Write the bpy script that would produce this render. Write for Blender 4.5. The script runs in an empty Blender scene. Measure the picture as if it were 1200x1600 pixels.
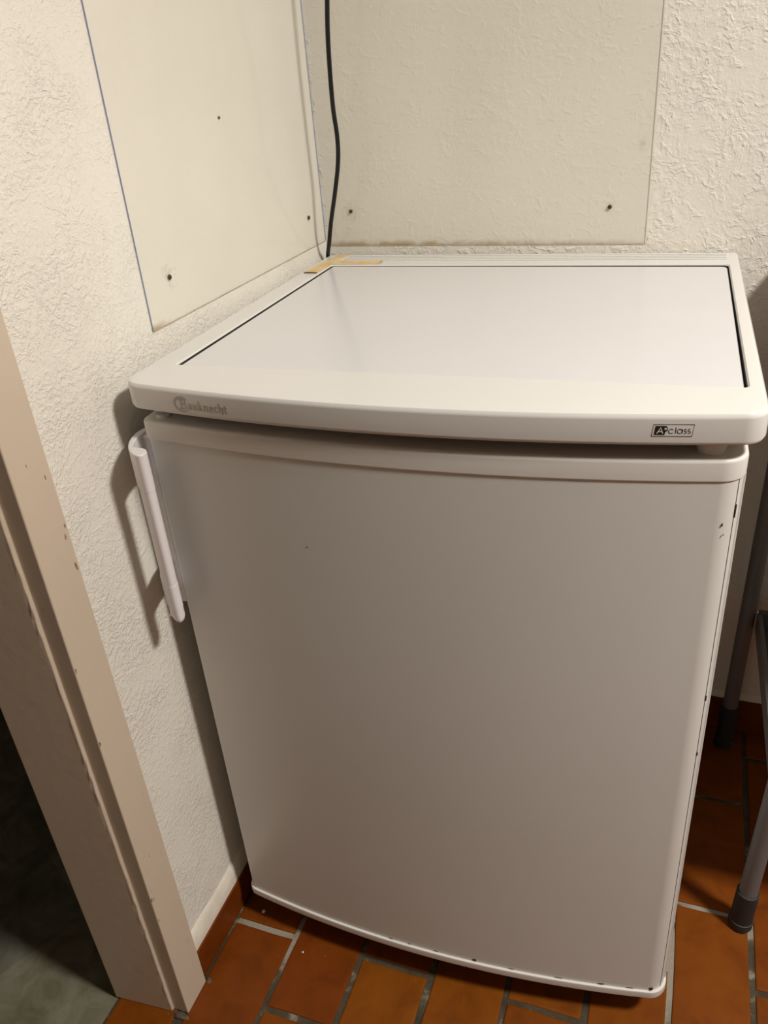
import bpy, bmesh, math, random
from mathutils import Vector, Matrix, noise

random.seed(4)
scene = bpy.context.scene
C = scene.collection

# ---------------------------------------------------------------- camera
cd = bpy.data.cameras.new('camera')
cd.sensor_fit = 'VERTICAL'
cd.sensor_height = 36.0
cd.lens = 1265.7 * 36.0 / 1600.0
cd.clip_start = 0.02
cam = bpy.data.objects.new('camera', cd)
C.objects.link(cam)
Rt = ((0.9401, -0.1020, -0.3254), (0.3330, 0.4800, 0.8116), (-0.0734, 0.8713, -0.4852))
m = Matrix([[Rt[r][0], Rt[r][1], -Rt[r][2]] for r in range(3)]).to_4x4()
m.translation = (0.5282, -0.6363, 1.1118)
cam.matrix_world = m
scene.camera = cam

# ---------------------------------------------------------------- world, lamps, exposure
w = bpy.data.worlds.new('world')
scene.world = w
w.use_nodes = True
w.node_tree.nodes['Background'].inputs[0].default_value = (1.0, 0.95, 0.88, 1)
w.node_tree.nodes['Background'].inputs[1].default_value = 0.005

LAMP_POS = (1.66, -0.335, 2.32)
ld = bpy.data.lights.new('ceiling_lamp_light', 'AREA')
ld.shape = 'DISK'
ld.size = 0.30
ld.energy = 61
ld.color = (1.0, 0.955, 0.885)
lo = bpy.data.objects.new('ceiling_lamp_light', ld)
lo.location = (LAMP_POS[0], LAMP_POS[1], LAMP_POS[2] - 0.075)
C.objects.link(lo)

scene.view_settings.view_transform = 'Standard'
scene.view_settings.look = 'None'
scene.view_settings.gamma = 1.0
scene.view_settings.use_curve_mapping = False
scene.view_settings.exposure = 0.0

# ---------------------------------------------------------------- materials
def new_mat(name):
    mt = bpy.data.materials.new(name)
    mt.use_nodes = True
    return mt, mt.node_tree.nodes, mt.node_tree.links, mt.node_tree.nodes['Principled BSDF']

def rgb(c):
    return (c[0], c[1], c[2], 1.0)

def N(nodes, typ, **kw):
    n = nodes.new(typ)
    for k, v in kw.items():
        setattr(n, k, v)
    return n

def noise_node(nodes, links, vec, scale, detail=2.0, rough=0.5, dist=0.0):
    n = nodes.new('ShaderNodeTexNoise')
    n.inputs['Scale'].default_value = scale
    n.inputs['Detail'].default_value = detail
    n.inputs['Roughness'].default_value = rough
    n.inputs['Distortion'].default_value = dist
    if vec is not None:
        links.new(vec, n.inputs['Vector'])
    return n

def ramp(nodes, links, src, stops):
    r = nodes.new('ShaderNodeValToRGB')
    els = r.color_ramp.elements
    while len(els) < len(stops):
        els.new(0.5)
    for e, (p, c) in zip(els, stops):
        e.position = p
        e.color = c if len(c) == 4 else (c[0], c[1], c[2], 1)
    links.new(src, r.inputs[0])
    return r

def mathn(nodes, links, op, a, b=None, c=None, clamp=False):
    n = nodes.new('ShaderNodeMath')
    n.operation = op
    n.use_clamp = clamp
    for i, v in enumerate((a, b, c)):
        if v is None:
            continue
        if isinstance(v, (int, float)):
            n.inputs[i].default_value = v
        else:
            links.new(v, n.inputs[i])
    return n.outputs[0]

def mixcol(nodes, links, fac, a, b):
    n = nodes.new('ShaderNodeMix')
    n.data_type = 'RGBA'
    if isinstance(fac, (int, float)):
        n.inputs[0].default_value = fac
    else:
        links.new(fac, n.inputs[0])
    for s, v in ((6, a), (7, b)):
        if isinstance(v, tuple):
            n.inputs[s].default_value = rgb(v)
        else:
            links.new(v, n.inputs[s])
    return n.outputs[2]

def simple(name, col, rough=0.5, metal=0.0, var=0.04, vscale=14.0, bump=0.0, bscale=200.0, spec=0.5):
    mt, nd, lk, b = new_mat(name)
    tc = nd.new('ShaderNodeTexCoord')
    n = noise_node(nd, lk, tc.outputs['Object'], vscale, 4.0)
    c0 = tuple(max(0, x * (1 - var)) for x in col)
    c1 = tuple(min(1, x * (1 + var)) for x in col)
    r = ramp(nd, lk, n.outputs[0], [(0.3, c0), (0.7, c1)])
    lk.new(r.outputs[0], b.inputs['Base Color'])
    b.inputs['Roughness'].default_value = rough
    b.inputs['Metallic'].default_value = metal
    b.inputs['Specular IOR Level'].default_value = spec
    if bump > 0:
        n2 = noise_node(nd, lk, tc.outputs['Object'], bscale, 3.0)
        bp = nd.new('ShaderNodeBump')
        bp.inputs['Strength'].default_value = 1.0
        bp.inputs['Distance'].default_value = bump
        lk.new(n2.outputs[0], bp.inputs['Height'])
        lk.new(bp.outputs[0], b.inputs['Normal'])
    return mt

def plaster(name, col, boxmin, boxmax, under, seed, amp=1.0, worm=30.0, pitamp=0.5):
    """worm-textured wall plaster; inside the box (behind an acrylic sheet) the relief is flattened by `under`"""
    mt, nd, lk, b = new_mat(name)
    tc = nd.new('ShaderNodeTexCoord')
    mp = nd.new('ShaderNodeMapping')
    mp.inputs['Location'].default_value = (seed, seed * 1.7, seed * 0.6)
    lk.new(tc.outputs['Object'], mp.inputs[0])
    v = mp.outputs[0]
    warp = noise_node(nd, lk, v, 18.0, 3.0)
    ws = nd.new('ShaderNodeVectorMath'); ws.operation = 'SCALE'; ws.inputs['Scale'].default_value = 0.035
    lk.new(warp.outputs['Color'], ws.inputs[0])
    wa = nd.new('ShaderNodeVectorMath'); wa.operation = 'ADD'
    lk.new(v, wa.inputs[0]); lk.new(ws.outputs[0], wa.inputs[1])
    # thin worm shaped scratches: band where a noise crosses its middle value
    st_ = nd.new('ShaderNodeVectorMath'); st_.operation = 'MULTIPLY'; st_.inputs[1].default_value = (0.75, 0.75, 1.25)
    lk.new(wa.outputs[0], st_.inputs[0])
    n1 = noise_node(nd, lk, st_.outputs[0], worm, 2.0, 0.55, 0.4)
    d1 = mathn(nd, lk, 'ABSOLUTE', mathn(nd, lk, 'SUBTRACT', n1.outputs[0], 0.5))
    line = mathn(nd, lk, 'SUBTRACT', 1.0, mathn(nd, lk, 'MULTIPLY', d1, 13.0), clamp=True)
    line = mathn(nd, lk, 'POWER', line, 1.3)
    n2 = noise_node(nd, lk, v, worm * 1.3, 2.0)
    m1 = ramp(nd, lk, n2.outputs[0], [(0.49, (0, 0, 0)), (0.56, (1, 1, 1))])
    worms = mathn(nd, lk, 'MULTIPLY', line, m1.outputs[0])
    # dense small pits, in patches
    n3 = noise_node(nd, lk, wa.outputs[0], worm * 2.7, 3.0, 0.65)
    pit = ramp(nd, lk, n3.outputs[0], [(0.44, (0, 0, 0)), (0.62, (1, 1, 1))])
    n4 = noise_node(nd, lk, v, 13.0, 3.0)
    m2 = ramp(nd, lk, n4.outputs[0], [(0.38, (0.3, 0.3, 0.3)), (0.60, (1, 1, 1))])
    pits = mathn(nd, lk, 'MULTIPLY', pit.outputs[0], m2.outputs[0])
    n5 = noise_node(nd, lk, v, 380.0, 2.0)
    h = mathn(nd, lk, 'MULTIPLY', worms, 0.65)
    h = mathn(nd, lk, 'MULTIPLY_ADD', pits, pitamp, h)
    h = mathn(nd, lk, 'MULTIPLY_ADD', n5.outputs[0], 0.25, h)
    # mask of the box
    sx = nd.new('ShaderNodeSeparateXYZ'); lk.new(tc.outputs['Object'], sx.inputs[0])
    fac = None
    for i in range(3):
        if boxmin[i] is None:
            continue
        a = mathn(nd, lk, 'GREATER_THAN', sx.outputs[i], boxmin[i])
        c = mathn(nd, lk, 'LESS_THAN', sx.outputs[i], boxmax[i])
        f = mathn(nd, lk, 'MULTIPLY', a, c)
        fac = f if fac is None else mathn(nd, lk, 'MULTIPLY', fac, f)
    if fac is not None:
        # smooth fillet strip just above the skirting also comes without relief
        k = mathn(nd, lk, 'MULTIPLY_ADD', fac, -(1.0 - under), 1.0)
    else:
        k = None
    bp = nd.new('ShaderNodeBump')
    bp.inputs['Strength'].default_value = 1.0
    if k is not None: lk.new(k, bp.inputs['Strength'])
    bp.inputs['Distance'].default_value = 0.0011 * amp
    lk.new(h, bp.inputs['Height'])
    lk.new(bp.outputs[0], b.inputs['Normal'])
    cn = noise_node(nd, lk, v, 3.0, 5.0)
    r = ramp(nd, lk, cn.outputs[0], [(0.3, tuple(x * 0.93 for x in col)), (0.7, col)])
    lk.new(r.outputs[0], b.inputs['Base Color'])
    b.inputs['Roughness'].default_value = 0.62
    b.inputs['Specular IOR Level'].default_value = 0.35
    return mt

XL, YB = -0.0239, 0.5896
WALLC = (0.80, 0.765, 0.69)
SH_L = (XL, 0.1014, 0.870, 0.5868, 1.42)      # acrylic on the left wall: y0, z0, y1, z1
M_WL = plaster('plaster_left', WALLC, (None, SH_L[1], SH_L[2]), (None, SH_L[3], SH_L[4]), 0.25, 3.1, 0.45, 72.0, 1.2)
M_WB = plaster('plaster_back', WALLC, (-0.018, None, 0.8625), (0.4645, None, 1.42), 0.40, 7.7, 0.85, 40.0, 0.6)
M_PLAIN = plaster('plaster_plain', (0.46, 0.43, 0.38), (None, None, None), (None, None, None), 1.0, 1.3, 1.0, 26.0)
M_FILLET = simple('plaster_fillet', (0.78, 0.73, 0.62), 0.55, var=0.08, vscale=40, bump=0.0006, bscale=60)
M_CEIL = simple('ceiling_paint', (0.66, 0.64, 0.59), 0.8, bump=0.0003)
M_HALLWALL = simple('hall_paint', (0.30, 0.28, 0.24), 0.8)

def mat_fridge(name, col, rough, spec=0.5, coat=0.0):
    mt, nd, lk, b = new_mat(name)
    tc = nd.new('ShaderNodeTexCoord')
    n = noise_node(nd, lk, tc.outputs['Object'], 5.0, 4.0)
    r = ramp(nd, lk, n.outputs[0], [(0.3, tuple(x * 0.97 for x in col)), (0.7, col)])
    lk.new(r.outputs[0], b.inputs['Base Color'])
    b.inputs['Roughness'].default_value = rough
    b.inputs['Specular IOR Level'].default_value = spec
    b.inputs['Coat Weight'].default_value = coat
    b.inputs['Coat Roughness'].default_value = 0.12
    n2 = noise_node(nd, lk, tc.outputs['Object'], 900.0, 1.0)
    bp = nd.new('ShaderNodeBump')
    bp.inputs['Strength'].default_value = 0.25
    bp.inputs['Distance'].default_value = 0.0001
    lk.new(n2.outputs[0], bp.inputs['Height'])
    lk.new(bp.outputs[0], b.inputs['Normal'])
    return mt
M_SHEET = mat_fridge('white_enamel', (0.66, 0.655, 0.63), 0.33, 0.5)
M_TOPPANEL = mat_fridge('white_laminate', (0.67, 0.665, 0.685), 0.17, 0.5)
M_PLASTIC = mat_fridge('white_plastic', (0.71, 0.70, 0.675), 0.28, 0.5)
M_TRIMPL = mat_fridge('aged_plastic', (0.70, 0.68, 0.65), 0.4, 0.5)
M_HANDLE = mat_fridge('handle_plastic', (0.76, 0.73, 0.74), 0.35, 0.5)
M_BODY = mat_fridge('cabinet_steel', (0.62, 0.60, 0.58), 0.4, 0.4)
M_DARK = simple('dark_recess', (0.03, 0.027, 0.024), 0.7)
M_LOGO = simple('logo_grey', (0.36, 0.34, 0.32), 0.35, metal=0.2)
M_BLACK = simple('print_black', (0.015, 0.014, 0.014), 0.4)
M_SEAM = simple('seam_dark', (0.10, 0.08, 0.06), 0.7)  # dark line down the right edge of the door
M_RUST = simple('rust_chip', (0.05, 0.02, 0.012), 0.8, var=0.5, vscale=300)
M_SCREW = simple('rusted_screw', (0.055, 0.035, 0.015), 0.8, var=0.5, vscale=400)
M_CORD = simple('black_cord', (0.009, 0.009, 0.009), 0.42, spec=0.3)
M_TUBE = simple('grey_tube_paint', (0.16, 0.15, 0.15), 0.45, metal=0.2, bump=0.0001)
M_SHELF = simple('grey_shelf_paint', (0.09, 0.095, 0.10), 0.5)
M_RUBBER = simple('black_rubber', (0.02, 0.019, 0.019), 0.6, bump=0.0002, bscale=300)
M_LAMP = new_mat('lamp_glass')[0]
_b = M_LAMP.node_tree.nodes['Principled BSDF']
_b.inputs['Base Color'].default_value = (0.9, 0.88, 0.82, 1)
_b.inputs['Emission Color'].default_value = (1, 0.92, 0.78, 1)
_b.inputs['Emission Strength'].default_value = 3.0

def mat_tape():
    mt, nd, lk, b = new_mat('yellowed_tape')
    tc = nd.new('ShaderNodeTexCoord')
    n = noise_node(nd, lk, tc.outputs['Object'], 45.0, 4.0)
    r = ramp(nd, lk, n.outputs[0], [(0.35, (0.72, 0.60, 0.40)), (0.52, (0.66, 0.50, 0.28)), (0.66, (0.70, 0.44, 0.14))])
    lk.new(r.outputs[0], b.inputs['Base Color'])
    b.inputs['Roughness'].default_value = 0.45
    return mt
M_TAPE = mat_tape()

def mat_terracotta(name, darker=1.0):
    mt, nd, lk, b = new_mat(name)
    tc = nd.new('ShaderNodeTexCoord')
    oi = nd.new('ShaderNodeObjectInfo')
    va = nd.new('ShaderNodeVectorMath'); va.operation = 'ADD'
    lk.new(tc.outputs['Object'], va.inputs[0]); lk.new(oi.outputs['Location'], va.inputs[1])
    n = noise_node(nd, lk, va.outputs[0], 22.0, 5.0, 0.6, 0.5)
    k = darker
    r = ramp(nd, lk, n.outputs[0], [(0.25, (0.120 * k, 0.025 * k, 0.0012 * k)), (0.5, (0.170 * k, 0.037 * k, 0.0018 * k)), (0.75, (0.195 * k, 0.046 * k, 0.003 * k))])
    hs = nd.new('ShaderNodeHueSaturation')
    lk.new(r.outputs[0], hs.inputs['Color'])
    lk.new(mathn(nd, lk, 'MULTIPLY_ADD', oi.outputs['Random'], 0.22, 0.89), hs.inputs['Value'])
    lk.new(mathn(nd, lk, 'MULTIPLY_ADD', oi.outputs['Random'], 0.010, 0.499), hs.inputs['Hue'])
    # faint scuffs and pale specks
    n2 = noise_node(nd, lk, va.outputs[0], 160.0, 2.0)
    sp = ramp(nd, lk, n2.outputs[0], [(0.74, (0, 0, 0)), (0.78, (1, 1, 1))])
    f = mathn(nd, lk, 'MULTIPLY', sp.outputs[0], 0.35)
    col = mixcol(nd, lk, f, hs.outputs[0], (0.55, 0.32, 0.18))
    lk.new(col, b.inputs['Base Color'])
    b.inputs['Roughness'].default_value = 0.45
    b.inputs['Specular IOR Level'].default_value = 0.22
    n3 = noise_node(nd, lk, va.outputs[0], 26.0, 4.0)
    bp = nd.new('ShaderNodeBump'); bp.inputs['Strength'].default_value = 0.6; bp.inputs['Distance'].default_value = 0.0012
    lk.new(n3.outputs[0], bp.inputs['Height']); lk.new(bp.outputs[0], b.inputs['Normal'])
    return mt
M_TILE = mat_terracotta('terracotta')

def mat_grout():
    mt, nd, lk, b = new_mat('grout')
    tc = nd.new('ShaderNodeTexCoord')
    n = noise_node(nd, lk, tc.outputs['Object'], 30.0, 6.0, 0.65)
    # paler, cement-smeared joints in three places
    best = None
    for (px_, py_, rr) in ((0.045, -0.012, 0.075), (0.655, 0.198, 0.075), (0.604, 0.09, 0.11)):
        d = nd.new('ShaderNodeVectorMath'); d.operation = 'DISTANCE'; d.inputs[1].default_value = (px_, py_, 0)
        lk.new(tc.outputs['Object'], d.inputs[0])
        q = mathn(nd, lk, 'SUBTRACT', 1.0, mathn(nd, lk, 'DIVIDE', d.outputs['Value'], rr), clamp=True)
        best = q if best is None else mathn(nd, lk, 'MAXIMUM', best, q)
    f = mathn(nd, lk, 'MULTIPLY_ADD', best, 0.55, n.outputs[0])
    r = ramp(nd, lk, f, [(0.38, (0.036, 0.027, 0.013)), (0.58, (0.064, 0.051, 0.029)), (0.68, (0.22, 0.19, 0.145)), (0.85, (0.30, 0.265, 0.215))])
    lk.new(r.outputs[0], b.inputs['Base Color'])
    b.inputs['Roughness'].default_value = 0.85
    n3 = noise_node(nd, lk, tc.outputs['Object'], 240.0, 4.0)
    bp = nd.new('ShaderNodeBump'); bp.inputs['Strength'].default_value = 1; bp.inputs['Distance'].default_value = 0.0012
    lk.new(n3.outputs[0], bp.inputs['Height']); lk.new(bp.outputs[0], b.inputs['Normal'])
    return mt
M_GROUT = mat_grout()

def mat_vinyl():
    mt, nd, lk, b = new_mat('marbled_vinyl')
    tc = nd.new('ShaderNodeTexCoord')
    mp = nd.new('ShaderNodeMapping'); mp.inputs['Rotation'].default_value = (0, 0, 0.5)
    lk.new(tc.outputs['Object'], mp.inputs[0])
    n = noise_node(nd, lk, mp.outputs[0], 14.0, 8.0, 0.65, 1.0)
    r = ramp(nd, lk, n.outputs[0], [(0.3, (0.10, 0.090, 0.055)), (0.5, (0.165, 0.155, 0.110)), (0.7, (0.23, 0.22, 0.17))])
    ck = nd.new('ShaderNodeTexChecker'); ck.inputs['Scale'].default_value = 5.5
    ck.inputs['Color1'].default_value = (0.84, 0.86, 0.9, 1); ck.inputs['Color2'].default_value = (1.08, 1.06, 1.0, 1)
    lk.new(mp.outputs[0], ck.inputs['Vector'])
    mx = nd.new('ShaderNodeMix'); mx.data_type = 'RGBA'; mx.blend_type = 'MULTIPLY'; mx.inputs[0].default_value = 1
    lk.new(r.outputs[0], mx.inputs[6]); lk.new(ck.outputs['Color'], mx.inputs[7])
    lk.new(mx.outputs[2], b.inputs['Base Color'])
    b.inputs['Roughness'].default_value = 0.55
    return mt
M_VINYL = mat_vinyl()

def mat_frame():
    mt, nd, lk, b = new_mat('beige_gloss_paint')
    tc = nd.new('ShaderNodeTexCoord')
    base = (0.60, 0.50, 0.39)
    n = noise_node(nd, lk, tc.outputs['Object'], 4.0, 3.0)
    r = ramp(nd, lk, n.outputs[0], [(0.3, tuple(x * .95 for x in base)), (0.7, base)])
    # scuffs: small brown marks, stretched along the upright
    mp = nd.new('ShaderNodeMapping'); mp.inputs['Scale'].default_value = (1, 1, 0.45)
    lk.new(tc.outputs['Object'], mp.inputs[0])
    n2 = noise_node(nd, lk, mp.outputs[0], 120.0, 4.0, 0.7)
    n3 = noise_node(nd, lk, tc.outputs['Object'], 16.0, 1.0)
    a = ramp(nd, lk, n2.outputs[0], [(0.63, (0, 0, 0)), (0.67, (1, 1, 1))])
    c = ramp(nd, lk, n3.outputs[0], [(0.60, (0, 0, 0)), (0.68, (1, 1, 1))])
    f = mathn(nd, lk, 'MULTIPLY', a.outputs[0], c.outputs[0])
    f = mathn(nd, lk, 'MULTIPLY', f, 0.7)
    col = mixcol(nd, lk, f, r.outputs[0], (0.24, 0.15, 0.08))
    lk.new(col, b.inputs['Base Color'])
    b.inputs['Roughness'].default_value = 0.38
    n4 = noise_node(nd, lk, tc.outputs['Object'], 60.0, 3.0)
    bp = nd.new('ShaderNodeBump'); bp.inputs['Strength'].default_value = 0.5; bp.inputs['Distance'].default_value = 0.0006
    lk.new(n4.outputs[0], bp.inputs['Height']); lk.new(bp.outputs[0], b.inputs['Normal'])
    return mt
M_FRAME = mat_frame()

M_CLEAR = bpy.data.materials.new('acrylic_clear_face'); M_CLEAR.use_nodes = True
_n = M_CLEAR.node_tree.nodes; _n.clear()
_o = _n.new('ShaderNodeOutputMaterial'); _t = _n.new('ShaderNodeBsdfTransparent'); _t.inputs[0].default_value = (0.995, 0.995, 0.99, 1)
M_CLEAR.node_tree.links.new(_t.outputs[0], _o.inputs[0])
def mat_acrylic(name, milk, tint, stain_axis, line_z, x0, x1, spots):
    """thin clear sheet: mostly see-through, slightly milky, glossy face; yellow grime along its lower edge"""
    mt = bpy.data.materials.new(name); mt.use_nodes = True
    nd, lk = mt.node_tree.nodes, mt.node_tree.links
    nd.clear()
    out = nd.new('ShaderNodeOutputMaterial')
    tr = nd.new('ShaderNodeBsdfTransparent'); tr.inputs[0].default_value = rgb(tint)
    df0 = nd.new('ShaderNodeBsdfDiffuse')
    tl = nd.new('ShaderNodeBsdfTranslucent')
    df = nd.new('ShaderNodeMixShader'); df.inputs[0].default_value = 0.35
    lk_ = mt.node_tree.links
    lk_.new(df0.outputs[0], df.inputs[1]); lk_.new(tl.outputs[0], df.inputs[2])
    gl = nd.new('ShaderNodeBsdfGlossy'); gl.inputs['Roughness'].default_value = 0.12
    gl.inputs['Color'].default_value = (1, 1, 1, 1)
    tc = nd.new('ShaderNodeTexCoord')
    sx = nd.new('ShaderNodeSeparateXYZ'); lk.new(tc.outputs['Object'], sx.inputs[0])
    n = noise_node(nd, lk, tc.outputs['Object'], 6.0, 4.0)
    milkf = mathn(nd, lk, 'MULTIPLY_ADD', n.outputs[0], 0.16, milk - 0.08)
    # grime: along bottom edge, falls off over ~1 cm, broken by noise
    dz = mathn(nd, lk, 'SUBTRACT', sx.outputs[2], line_z)
    edge = mathn(nd, lk, 'SUBTRACT', 1.0, mathn(nd, lk, 'DIVIDE', dz, 0.011), clamp=True)
    edge = mathn(nd, lk, 'POWER', edge, 1.4)
    ax = sx.outputs[stain_axis]
    u = mathn(nd, lk, 'DIVIDE', mathn(nd, lk, 'SUBTRACT', ax, x0), x1 - x0, clamp=True)
    n2 = noise_node(nd, lk, tc.outputs['Object'], 32.0, 4.0, 0.6)
    nn = ramp(nd, lk, n2.outputs[0], [(0.34, (0.25, 0.25, 0.25)), (0.56, (1, 1, 1))])
    if stain_axis == 0:
        span = mathn(nd, lk, 'SUBTRACT', 1.35, u, clamp=True)
    else:
        span = mathn(nd, lk, 'SUBTRACT', 1.0, mathn(nd, lk, 'MULTIPLY', u, 7.0), clamp=True)
    grime = mathn(nd, lk, 'MULTIPLY', mathn(nd, lk, 'MULTIPLY', edge, nn.outputs[0]), span)
    # dirt halos round the screws
    hn_ = noise_node(nd, lk, tc.outputs['Object'], 110.0, 3.0, 0.7, 1.0)
    halo_n = ramp(nd, lk, hn_.outputs[0], [(0.42, (0.0, 0.0, 0.0)), (0.66, (1, 1, 1))])
    halo = None
    for (sa, sz, rad) in spots:
        da = mathn(nd, lk, 'SUBTRACT', ax, sa); dzz = mathn(nd, lk, 'SUBTRACT', sx.outputs[2], sz)
        d = mathn(nd, lk, 'SQRT', mathn(nd, lk, 'ADD', mathn(nd, lk, 'MULTIPLY', da, da), mathn(nd, lk, 'MULTIPLY', dzz, dzz)))
        hh = mathn(nd, lk, 'SUBTRACT', 1.0, mathn(nd, lk, 'DIVIDE', d, rad), clamp=True)
        hh = mathn(nd, lk, 'MULTIPLY', hh, halo_n.outputs[0])
        halo = hh if halo is None else mathn(nd, lk, 'MAXIMUM', halo, hh)
    halo = mathn(nd, lk, 'MULTIPLY', halo, 0.62)
    c1 = mixcol(nd, lk, halo, (0.80, 0.77, 0.69), (0.34, 0.24, 0.12))
    c2 = mixcol(nd, lk, grime, c1, (0.50, 0.33, 0.10))
    lk.new(c2, df0.inputs[0]); lk.new(c2, tl.inputs[0])
    f = mathn(nd, lk, 'MAXIMUM', milkf, mathn(nd, lk, 'MAXIMUM', mathn(nd, lk, 'MULTIPLY', grime, 0.9), halo), clamp=True)
    m1 = nd.new('ShaderNodeMixShader'); lk.new(f, m1.inputs[0]); lk.new(tr.outputs[0], m1.inputs[1]); lk.new(df.outputs[0], m1.inputs[2])
    ge = nd.new('ShaderNodeNewGeometry')
    vd = nd.new('ShaderNodeVectorMath'); vd.operation = 'DOT_PRODUCT'
    lk.new(ge.outputs['Normal'], vd.inputs[0]); lk.new(ge.outputs['Incoming'], vd.inputs[1])
    cs_ = mathn(nd, lk, 'ABSOLUTE', vd.outputs['Value'])
    f5 = mathn(nd, lk, 'POWER', mathn(nd, lk, 'SUBTRACT', 1.0, cs_, clamp=True), 5.0)
    fr = mathn(nd, lk, 'MULTIPLY_ADD', f5, 0.5, 0.025)
    m2 = nd.new('ShaderNodeMixShader'); lk.new(fr, m2.inputs[0])
    lk.new(m1.outputs[0], m2.inputs[1]); lk.new(gl.outputs[0], m2.inputs[2])
    lk.new(m2.outputs[0], out.inputs[0])
    return mt
M_ACR_L = mat_acrylic('acrylic_left', 0.07, (0.996, 0.995, 0.988), 1, SH_L[2], SH_L[1], SH_L[3],
                      [(0.1501, 0.9175, 0.022), (0.5329, 0.9138, 0.010), (0.3145, 1.0669, 0.006)])
M_ACR_B = mat_acrylic('acrylic_back', 0.05, (0.996, 0.995, 0.985), 0, 0.8625, -0.018, 0.4645,
                      [(0.0245, 0.9125, 0.022), (0.4134, 0.9115, 0.010), (0.1061, 0.866, 0.011), (0.4533, 0.99, 0.012)])
M_EDGE_BLUE = simple('acrylic_cut_edge', (0.20, 0.24, 0.42), 0.25)
M_EDGE_GREY = simple('acrylic_dull_edge', (0.42, 0.38, 0.30), 0.4, var=0.3, vscale=40)
M_EDGE_PALE = simple('acrylic_pale_edge', (0.72, 0.68, 0.58), 0.25)

# ---------------------------------------------------------------- mesh helpers
def link_mesh(name, bm, mat, parent=None, smooth=False, angle=35, loc=None):
    me = bpy.data.meshes.new(name)
    bmesh.ops.recalc_face_normals(bm, faces=bm.faces[:])
    bm.to_mesh(me); bm.free()
    if mat: me.materials.append(mat)
    if smooth:
        for p in me.polygons: p.use_smooth = True
        me.set_sharp_from_angle(angle=math.radians(angle))
    o = bpy.data.objects.new(name, me)
    if smooth and angle <= 45:
        wn = o.modifiers.new('weighted', 'WEIGHTED_NORMAL'); wn.keep_sharp = True; wn.weight = 90
    C.objects.link(o)
    if parent: o.parent = parent
    if loc: o.location = loc
    return o

def add_box(bm, a, b, bev=0.0, seg=2):
    v = [bm.verts.new((x, y, z)) for z in (a[2], b[2]) for y in (a[1], b[1]) for x in (a[0], b[0])]
    fs = [(0, 2, 3, 1), (4, 5, 7, 6), (0, 1, 5, 4), (2, 6, 7, 3), (0, 4, 6, 2), (1, 3, 7, 5)]
    faces = [bm.faces.new([v[i] for i in f]) for f in fs]
    if bev > 0:
        es = list({e for f in faces for e in f.edges})
        bmesh.ops.bevel(bm, geom=es, offset=bev, segments=seg, affect='EDGES', profile=0.5)
    return faces

def box_obj(name, a, b, mat, parent=None, bev=0.0, seg=2, smooth=None, sheet_axis=None):
    bm = bmesh.new()
    add_box(bm, a, b, bev, seg)
    o = link_mesh(name, bm, mat, parent, smooth=(bev > 0) if smooth is None else smooth)
    if sheet_axis:      # acrylic: surface haze and grime on the face towards the room, the other faces clear
        o.data.materials.append(M_CLEAR)
        for p in o.data.polygons:
            p.material_index = 0 if p.normal.dot(Vector(sheet_axis)) > 0.9 else 1
    return o

def add_tube(bm, pts, rad, seg=16, cap=True):
    pts = [Vector(p) for p in pts]
    rings = []
    up = Vector((0.13, 0.27, 0.95))
    prev = None
    for i, p in enumerate(pts):
        t = (pts[min(i + 1, len(pts) - 1)] - pts[max(i - 1, 0)]).normalized()
        if prev is None:
            a = t.cross(up)
            if a.length < 1e-3: a = t.cross(Vector((1, 0, 0)))
            a.normalize()
        else:
            a = (prev - t * prev.dot(t)).normalized()
        prev = a
        b = t.cross(a)
        r = rad[i] if isinstance(rad, (list, tuple)) else rad
        rings.append([bm.verts.new(p + (a * math.cos(2 * math.pi * k / seg) + b * math.sin(2 * math.pi * k / seg)) * r) for k in range(seg)])
    for r0, r1 in zip(rings, rings[1:]):
        for k in range(seg):
            bm.faces.new((r0[k], r0[(k + 1) % seg], r1[(k + 1) % seg], r1[k]))
    if cap:
        bm.faces.new(rings[0][::-1]); bm.faces.new(rings[-1])

def fillet(poly, radii, seg=8):
    out = []
    n = len(poly)
    for i, p in enumerate(poly):
        r = radii[i]
        p = Vector(p)
        if r <= 0:
            out.append(p); continue
        a = (Vector(poly[i - 1]) - p).normalized(); b = (Vector(poly[(i + 1) % n]) - p).normalized()
        ang = a.angle(b)
        d = r / math.tan(ang / 2)
        c = p + (a + b).normalized() * (r / math.sin(ang / 2))
        s = p + a * d; e = p + b * d
        v0 = s - c; v1 = e - c
        tot = v0.angle(v1)
        for k in range(seg + 1):
            t = k / seg
            q = (v0 * math.sin((1 - t) * tot) + v1 * math.sin(t * tot)) / math.sin(tot)
            out.append(c + q)
    return out

def offset_poly(poly, d):
    """inset (d > 0 moves inward) of a counter-clockwise polygon"""
    n = len(poly); out = []
    for i in range(n):
        p0, p1, p2 = poly[i - 1], poly[i], poly[(i + 1) % n]
        e0 = (p1 - p0); e1 = (p2 - p1)
        if e0.length < 1e-9: e0 = e1
        if e1.length < 1e-9: e1 = e0
        n0 = Vector((-e0.y, e0.x)).normalized(); n1 = Vector((-e1.y, e1.x)).normalized()
        nn = (n0 + n1).normalized()
        k = max(0.4, nn.dot(n0))
        out.append(p1 + nn * d / k)
    return out

def loft(bm, poly, prof, caps=(True, True)):
    rings = []
    for d, z in prof:
        q = offset_poly(poly, d) if abs(d) > 1e-9 else poly
        rings.append([bm.verts.new((p.x, p.y, z)) for p in q])
    n = len(poly)
    for r0, r1 in zip(rings, rings[1:]):
        for k in range(n):
            bm.faces.new((r0[k], r0[(k + 1) % n], r1[(k + 1) % n], r1[k]))
    if caps[0]: bm.faces.new(rings[0][::-1])
    if caps[1]: bm.faces.new(rings[-1])
    return rings

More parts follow.
